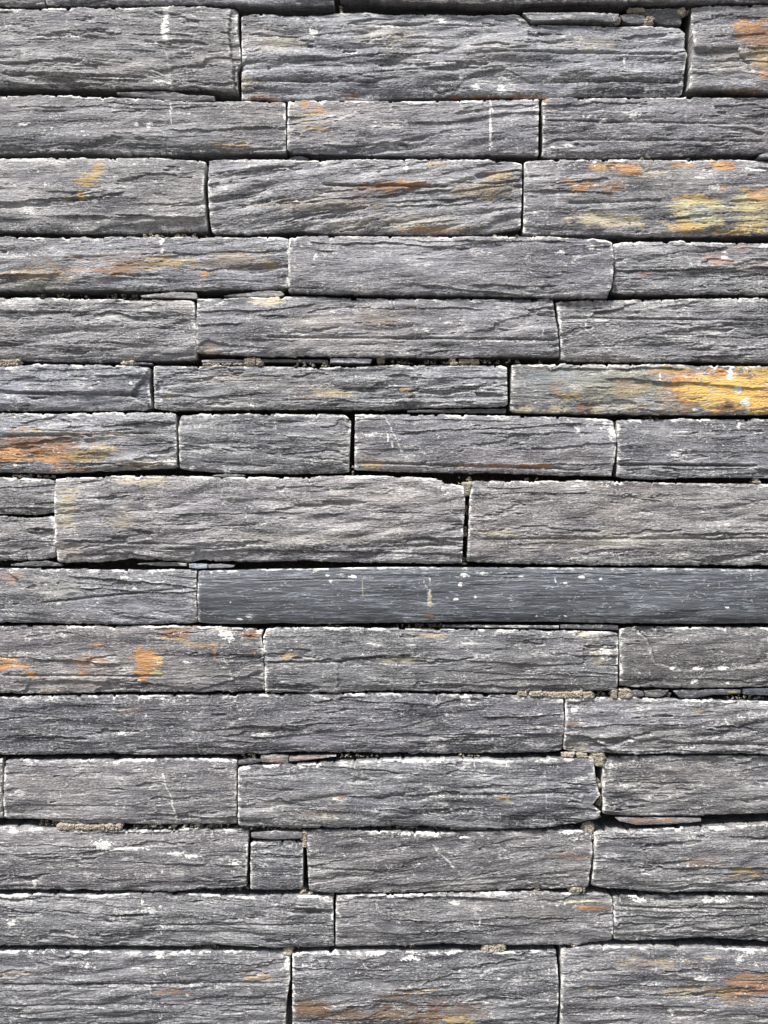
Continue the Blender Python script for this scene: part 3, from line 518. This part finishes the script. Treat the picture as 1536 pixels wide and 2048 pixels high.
# thirteenth row
st('tip of a slate block just showing at the left edge beside a thin dark joint', '-420,1516 -60,1518 2,1518', '2,1518 3,1640', '-420,1640 3,1640', '-420,1516 -420,1640', dep=0)
st('plain slate block near the left edge with a fine diagonal scratch', '8,1520 100,1522 200,1521 350,1519 473,1520', '473,1520 473,1650', '6,1640 100,1642 125,1649 200,1649 300,1651 473,1650', '8,1520 6,1640', dep=1, rough=.8, tone=(1.0, 1.0, 1.0), cracks=[('20,1610 280,1612', 1, 2)])
st('long slate block with arched top and chipped right end at the sandy upright joint', '477,1533 560,1529 650,1526 768,1519 900,1517 1000,1520 1100,1517 1185,1518', '1187,1518 1190,1560 1198,1590 1182,1608 1200,1625 1196,1638', '477,1652 600,1657 700,1655 768,1652 900,1654 1000,1657 1100,1655 1196,1638', '477,1533 477,1652', dep=3, tilt=-.06, tone=(1.0, .99, .98), dusty=1.2, cracks=[('850,1588 1190,1582', 2, 3), ('480,1552 600,1546', 1.5, 2.5)])
st('slate block at right edge with a lit left end, above the rusty wedge chip', '1207,1516 1300,1514 1536,1514', None, '1206,1632 1350,1635 1450,1633 1536,1630', '1207,1516 1206,1560 1206,1632', dep=0, rough=1.0)
# fourteenth row
st('slate block at left edge with a white crusty streak across its face', '0,1656 50,1654 110,1661 200,1662 300,1663 400,1660 497,1662', '497,1662 495,1720 492,1777', '0,1781 150,1781 300,1784 400,1781 492,1776', None, dep=1, tone=(1.0, 1.0, 1.0), rough=.85)
st('small square dark slate block wedged between two longer blocks', '501,1685 606,1684', '606,1684 605,1784', '500,1783 605,1784', '501,1685 500,1783', dep=0, tone=(.85, .87, .9), rough=.8)
st('slate block with white scuffs along its top, right of the small square block', '613,1662 700,1660 768,1663 850,1665 1000,1665 1100,1662 1180,1661', '1182,1661 1185,1700 1180,1740 1177,1777', '618,1786 700,1789 768,1789 900,1785 1000,1783 1100,1780 1177,1776', '613,1662 614,1700 618,1786', dep=2, tilt=.1, tone=(.92, .92, .92), cracks=[('620,1735 760,1742', 1.5, 2.5)])
st('slate block at right edge with a faint ochre streak, below the rusty wedge chip', '1189,1663 1300,1660 1400,1655 1536,1649', None, '1184,1777 1300,1786 1400,1787 1536,1788', '1189,1663 1188,1720 1184,1777', dep=2, tone=(.95, .95, .96))
# fifteenth row
st('slate block at left edge with chalky smudges, under the white-streaked block', '0,1791 100,1789 200,1791 300,1788 400,1790 500,1795 600,1792 665,1795', '666,1795 668,1895', '0,1894 100,1893 200,1894 300,1895 450,1894 550,1896 668,1896', None, dep=1, tone=(.88, .9, .92), tilt=-.08, cracks=[('280,1850 660,1845', 1.8, 2.8)])
st('slate block with a thin rusty line near its upper right corner, near the bottom', '672,1793 768,1792 900,1788 1000,1786 1100,1787 1200,1790 1225,1795', '1226,1795 1228,1850 1226,1883', '671,1897 768,1896 900,1891 1000,1894 1150,1894 1226,1885', '672,1793 671,1897', dep=1, rough=.75, tone=(.95, .95, .95))
st('dark slate block at right edge, right of the block with the thin rusty line', '1230,1796 1300,1796 1536,1796', None, '1229,1887 1350,1883 1450,1882 1536,1888', '1230,1796 1229,1887', dep=0, tone=(.75, .77, .8), rough=1.1, cracks=[('1235,1815 1536,1822', 2, 2.6)])
# sixteenth row
st('tall slate block filling the bottom left corner, striped by long dark seams', '0,1904 100,1902 200,1903 300,1905 400,1904 577,1905', '579,1905 580,1960 573,2000 569,2075', '0,2074 300,2078 569,2075', None, dep=2, tone=(1.0, 1.0, 1.02), rough=.9, cracks=[('0,1968 575,1964', 2, 3.2), ('0,2010 300,2008', 1.8, 3)])
st('slate block at the bottom edge with dark brown stains, between two upright dark joints', '585,1906 700,1904 768,1905 900,1905 1000,1906 1113,1903', '1113,1903 1117,1980 1114,2076', '585,2076 900,2079 1114,2076', '585,1906 585,2076', dep=2, tone=(.95, .95, .93))
st('slate block in the bottom right corner with a rust brown patch', '1124,1899 1200,1895 1300,1895 1400,1898 1536,1902', None, '1121,2077 1300,2079 1536,2078', '1124,1899 1122,1980 1121,2077', dep=1, tone=(1.02, 1.01, .98))

# ------------------------------------------------------------------ thin chips wedged in the joints
CH = 'slate chips wedged in the joints'
def chip(label, top, bottom, dep, **k):
    _n[0] += 1
    t, b_ = P(top), P(bottom)
    k.setdefault('thick', .035); k.setdefault('step', (1.4, .8)); k.setdefault('rough', .7); k.setdefault('edge', .22); k.setdefault('dusty', .5)
    return stone('slate_chip', label, 'stone chip', CH, top, bottom, '%g,%g %g,%g' % (t[0] + b_[0]), '%g,%g %g,%g' % (t[-1] + b_[-1]), 5000 + 37 * _n[0], dep=dep, **k)
chip('thin pointed slate leaf lying on the white-specked block at upper left', '233,184 300,181 345,182 375,189 400,189 428,192', '233,187 275,192 330,199 385,202 415,200 430,201', -2, rough=1.2, belly=.3)
chip('long slate sliver split off along the top edge of the long top centre block', '1045,25 1120,24 1180,25 1238,28', '1064,43 1100,42 1140,40 1236,44', 0, edge=.4, dusty=1.4, tone=(1.1, 1.1, 1.1))
chip('small dark slate chip between two sandy mortar bits, under the top row at right', '1241,28 1262,25 1290,27', '1248,40 1262,45 1293,44', -3)
chip('dark slate wedge at the upper right end of the long top centre block', '1262,16 1300,13 1366,14', '1300,30 1320,42 1364,46', -5, tone=(.7, .7, .72), edge=.2)
chip('tiny slate chip in the dark joint below the block with the white upright line', '577,312 590,307 605,308 616,312', '577,316 590,317 605,317 617,315', -8)
chip('tiny slate chip at the right edge, in the joint above the yellow-green patches', '1520,309 1534,304 1570,303', '1522,313 1536,314 1570,313', -2)
chip('pale slate chip lying above the plain left block, its blunt end at the upright joint', '280,590 320,586 350,583 392,584', '282,594 320,595 360,596 394,597', -2, tone=(1.2, 1.2, 1.15), dusty=.8)
chip('pale flat slate chip below the rusty-seamed low block, over the cream smudge', '446,590 490,585 530,580 560,581 567,586', '450,592 500,592 530,593 560,592 567,589', -3, tone=(1.2, 1.2, 1.12), dusty=.8)
chip('thin grey slate strip at the left of the sandy joint with chips', '402,719 440,717 488,719', '402,724 440,725 488,725', -4, tone=(1.4, 1.4, 1.45), rough=.3)
chip('thin dark slate strip in the middle of the sandy joint with chips', '523,717 600,718 655,718', '523,723 600,724 655,724', -5, tone=(.8, .8, .82), rough=.4)
chip('bright blue-white slate strip in the sandy joint with chips', '661,716 700,716 744,718', '661,725 700,726 740,726', -1, tone=(2.6, 2.7, 2.8), rough=.2, belly=.2)
chip('tiny pale slate strip in the joint above the bluish low block', '268,725 285,724 303,726', '268,728 285,728 303,728', -3, tone=(1.5, 1.5, 1.6), rough=.3)
chip('long dark slate strip under the low block with brownish ripples', '815,820 900,818 1013,817', '815,824 900,825 1012,826', -4, tone=(.5, .5, .53), rough=.5, edge=.1)
chip('small pale slate splinter under the short round-cornered block', '424,951 450,947 490,950', '426,953 450,955 488,953', -2, tone=(1.3, 1.3, 1.3))
chip('dark slate leaf in the joint at far left above the pale smooth patch', '17,1129 50,1124 90,1122 122,1130', '19,1132 50,1134 90,1133 122,1133', -5, tone=(.5, .52, .56), edge=.2)
chip('dark slate splinter with pale scratches, left of the pale greenish chip', '273,1128 320,1124 372,1127', '275,1130 320,1133 372,1133', -5, tone=(.55, .56, .6), edge=.5)
chip('bright pale greenish chip on top of the joint where the smooth block begins', '377,1128 395,1127 414,1129', '378,1136 395,1138 414,1137', -1, tone=(2.3, 2.6, 2.6), rough=.2, belly=.2)
chip('grey slate chip just right of the pale greenish chip', '416,1129 440,1128 468,1131', '416,1137 440,1137 466,1135', -3, tone=(.9, .9, .95))
chip('long thin dark slate strip under the smooth block, left of the shorter strip', '885,1250 1000,1251 1119,1252', '885,1255 1000,1256 1118,1258', -3, tone=(.6, .62, .65), edge=.5)
chip('short dark slate strip under the smooth block, above the cream dusted end', '1122,1250 1180,1250 1237,1251', '1122,1257 1180,1259 1237,1261', -2, tone=(.55, .56, .6), edge=.2)
chip('small rounded slate chip nearest the mortar lump, in the stuffed right-hand joint', '1258,1384 1275,1381 1288,1384', '1259,1392 1275,1395 1290,1394', -3, tone=(.8, .8, .8))
chip('angular slate chip in the middle of the stuffed right-hand joint', '1290,1383 1320,1380 1338,1381', '1293,1394 1320,1396 1328,1393', -2, tone=(.95, .95, .95))
chip('long pointed slate chip with an ochre right tip, in the stuffed right-hand joint', '1347,1382 1400,1380 1450,1380 1484,1381', '1362,1397 1395,1397 1430,1391 1484,1389', -3)
chip('blue-black slate chip at the right edge of the stuffed joint', '1489,1379 1536,1378 1600,1378', '1489,1390 1536,1391 1600,1391', -1, tone=(.45, .52, .62), rough=.3)
chip('dusty pinkish slate chip under the longest rough block, blunt left piece', '521,1514 545,1512 576,1515', '522,1525 550,1527 576,1528', -2, tone=(1.3, 1.25, 1.2), dusty=1.3)
chip('tapering pinkish slate chip under the longest rough block, ending in a point at right', '578,1516 620,1513 672,1512', '578,1525 620,1521 672,1514', -3, tone=(1.2, 1.12, 1.1))
chip('dark slate chip over the top left corner of the arched long block', '476,1523 500,1520 521,1522', '476,1531 500,1530 520,1526', -4, tone=(.8, .8, .8))
chip('rusty wedge chip under the block with the lit left end', '1232,1637 1290,1637 1350,1637 1404,1639', '1240,1644 1275,1651 1340,1650 1403,1644', -2, tone=(1.15, 1.1, 1.05), dusty=.8)
chip('thin slate splinter in the joint under the arched long block', '900,1656 930,1654 975,1656', '902,1660 930,1662 975,1661', -2)
chip('flat dark slate chip lying on the small square block', '502,1667 550,1662 606,1665', '503,1677 540,1680 606,1678', -1, tone=(.85, .86, .88), dusty=.8)

# ------------------------------------------------------------------ mortar: bed behind the stones and crumbs in the joints
def grid_sheet(name, mat, x0, x1, z0, z1, y, nx, nz, amp, thick):
    X, Z = np.meshgrid(np.linspace(x0, x1, nx), np.linspace(z0, z1, nz))
    Yv = y - amp * fbm(X * 30, Z * 30, 77, 4)
    F = np.stack([X.ravel(), Yv.ravel(), Z.ravel()], 1); idx = np.arange(nx * nz).reshape(nz, nx)
    q = np.stack([idx[:-1, :-1], idx[:-1, 1:], idx[1:, 1:], idx[1:, :-1]], -1).reshape(-1, 4)
    loop = np.concatenate([idx[0, :-1], idx[:-1, -1], idx[-1, :0:-1], idx[:0:-1, 0]])
    Bk = F[loop].copy(); Bk[:, 1] = y + thick; n = len(loop); bi = np.arange(len(F), len(F) + n)
    q2 = np.stack([np.roll(loop, -1), loop, bi, np.roll(bi, -1)], -1)
    return make_obj(name, np.concatenate([F, Bk]), np.concatenate([q, q2]), mat)
ob = grid_sheet('mortar_bed', BACK, -.95, .95, -.05, 2.35, .052, 420, 480, .005, .20)
ob['label'] = 'dark mortar bed behind the slate blocks, glimpsed in the open joints'; ob['category'] = 'mortar bed'

_M = """
628,683,8,7,0|640,690,6,4,0|660,690,9,6,2|400,560,3,2,0
1225,1240,33,42,0|1260,1290,15,20,0|1294,1306,32,44,0|1358,1370,15,26,0|1160,1180,18,23,4|670,684,4,22,3
280,410,465,472,2|480,540,18,24,6|968,1040,467,472,2|50,280,583,594,7|545,570,574,580,3|0,34,720,730,0|245,265,722,727,1|395,400,719,725,2
490,520,716,729,0|585,660,724,731,2|405,490,726,729,1|748,768,716,724,1|768,905,718,725,4|903,920,716,727,0|915,960,718,725,1|950,1115,718,724,3|1250,1330,832,837,7
918,946,954,968,2|926,940,966,990,0|927,936,1010,1030,3|926,938,1055,1072,2|924,936,1115,1128,3|1498,1520,955,965,2|700,706,930,950,2|1045,1090,955,960,5
20,105,949,954,2|1038,1100,1384,1392,0|1100,1186,1386,1395,0|1186,1230,1387,1394,5|1225,1260,1380,1396,0|1455,1536,1392,1400,3|1328,1350,1382,1395,3
528,545,1380,1387,2|1126,1182,1508,1515,0|1184,1208,1508,1532,0|1190,1203,1560,1583,1|1192,1204,1590,1612,2|1194,1202,1618,1640,4|480,520,1511,1521,5|680,760,1513,1518,4|900,960,1512,1516,3
75,110,1645,1654,4|110,240,1651,1660,0|240,300,1654,1660,3|300,420,1653,1659,2|420,500,1653,1660,4|500,620,1655,1662,3|768,900,1654,1661,4|980,1180,1658,1664,5|1172,1188,1650,1680,0|607,613,1665,1695,0
410,495,1777,1786,5|600,625,1783,1792,2|640,670,1786,1800,3|1060,1090,1777,1786,2|1138,1170,1776,1785,0|545,600,1896,1902,4|570,584,1898,1912,1|800,830,1890,1899,2|970,1010,1892,1905,1|1145,1160,1890,1897,2|380,440,1898,1902,5
1180,1215,596,600,4|1378,1384,14,20,2|1280,1290,312,316,2|1380,1430,310,316,6|1500,1536,1254,1260,5|768,890,1250,1256,5|650,690,1250,1255,4|1165,1200,1653,1662,4
"""
vs, fs = [], []; rs = np.random.RandomState(5); cnt = 0
ico_v = []; 
phi = (1 + 5 ** .5) / 2
for a, b_ in ((0, 1), (1, 2), (2, 0)):
    for s in (-1, 1):
        for t in (-1, 1):
            v_ = [0, 0, 0]; v_[a] = s; v_[b_] = t * phi; ico_v.append(v_)
import bmesh
bm = bmesh.new(); bmesh.ops.create_icosphere(bm, subdivisions=2, radius=1)
iv = np.array([v_.co[:] for v_ in bm.verts]); itf = np.array([[v_.index for v_ in f.verts] for f in bm.faces]); bm.free()
tri_v, tri_f = [], []
def crumb(x, y, dep, r):
    """x, y photo px, dep mm in front of the wall plane, r mm"""
    global cnt
    d = 1 + .30 * gn(iv[:, 0] * 1.7 + rs.rand() * 99, iv[:, 1] * 1.7 + iv[:, 2] * 1.3, 3) + .12 * rs.randn(len(iv))
    sc = np.array([rs.uniform(.8, 1.5), rs.uniform(.7, 1.1), rs.uniform(.6, 1.0)]) * r * .001
    p = iv * d[:, None] * sc
    p = p + np.array([(x - 768) * PX, -dep * .001, ZC + (1024 - y) * PX])
    tri_v.append(p); tri_f.append(itf + cnt); cnt += len(iv)
for l in _M.strip().splitlines():
    for t in l.split('|'):
        a = [float(q) for q in t.split(',')]
        if len(a) != 5: continue
        x0, x1, y0, y1, rec = a
        if y1 < y0: continue
        w, h = (x1 - x0) * .6, (y1 - y0) * .6
        n = int(w * h * (2.6 if rec < 2 else .45)) + 4
        for _ in range(n):
            x = rs.uniform(x0, x1); y = rs.uniform(y0, y1)
            if rec >= 2: y = y1 - (y1 - y0) * rs.rand() ** 1.4
            if gn(np.array([x / 9.]), np.array([y0 / 7.]), 44)[0] < (-.25 if rec < 2 else -.05): continue
            r = min(rs.choice([.45, .6, .8, 1.1, 1.7], p=[.38, .34, .17, .08, .03]) * (1.35 if rec < 2 else 1.0), h * .45 + .3, w * .45 + .3)
            crumb(x, y, -.4 - rec * 1.5 - rs.uniform(0, 3 if rec < 2 else 5) - r, r)
            if rec < 3: crumb(x, y, -rec - 4 - rs.uniform(0, 6), min(r * 1.7, h * .8))
me = bpy.data.meshes.new('mortar_crumbs'); tv = np.concatenate(tri_v); tf = np.concatenate(tri_f)
me.vertices.add(len(tv)); me.vertices.foreach_set('co', tv.astype(np.float32).ravel())
me.loops.add(len(tf) * 3); me.loops.foreach_set('vertex_index', tf.astype(np.int32).ravel())
me.polygons.add(len(tf)); me.polygons.foreach_set('loop_start', np.arange(0, len(tf) * 3, 3, dtype=np.int32))
me.update(calc_edges=True); me.materials.append(MORTAR)
ob = bpy.data.objects.new('mortar_crumbs', me); COL.objects.link(ob)
ob['kind'] = 'stuff'; ob['label'] = 'crumbly sand-coloured mortar squeezed out in the joints'; ob['category'] = 'mortar'

# ------------------------------------------------------------------ ground before the wall
ob = grid_sheet('ground', GROUND, -30, 30, -30, 30, 0, 60, 60, .0, .05)
ob.rotation_euler = (math.radians(-90), 0, 0)
ob['kind'] = 'structure'
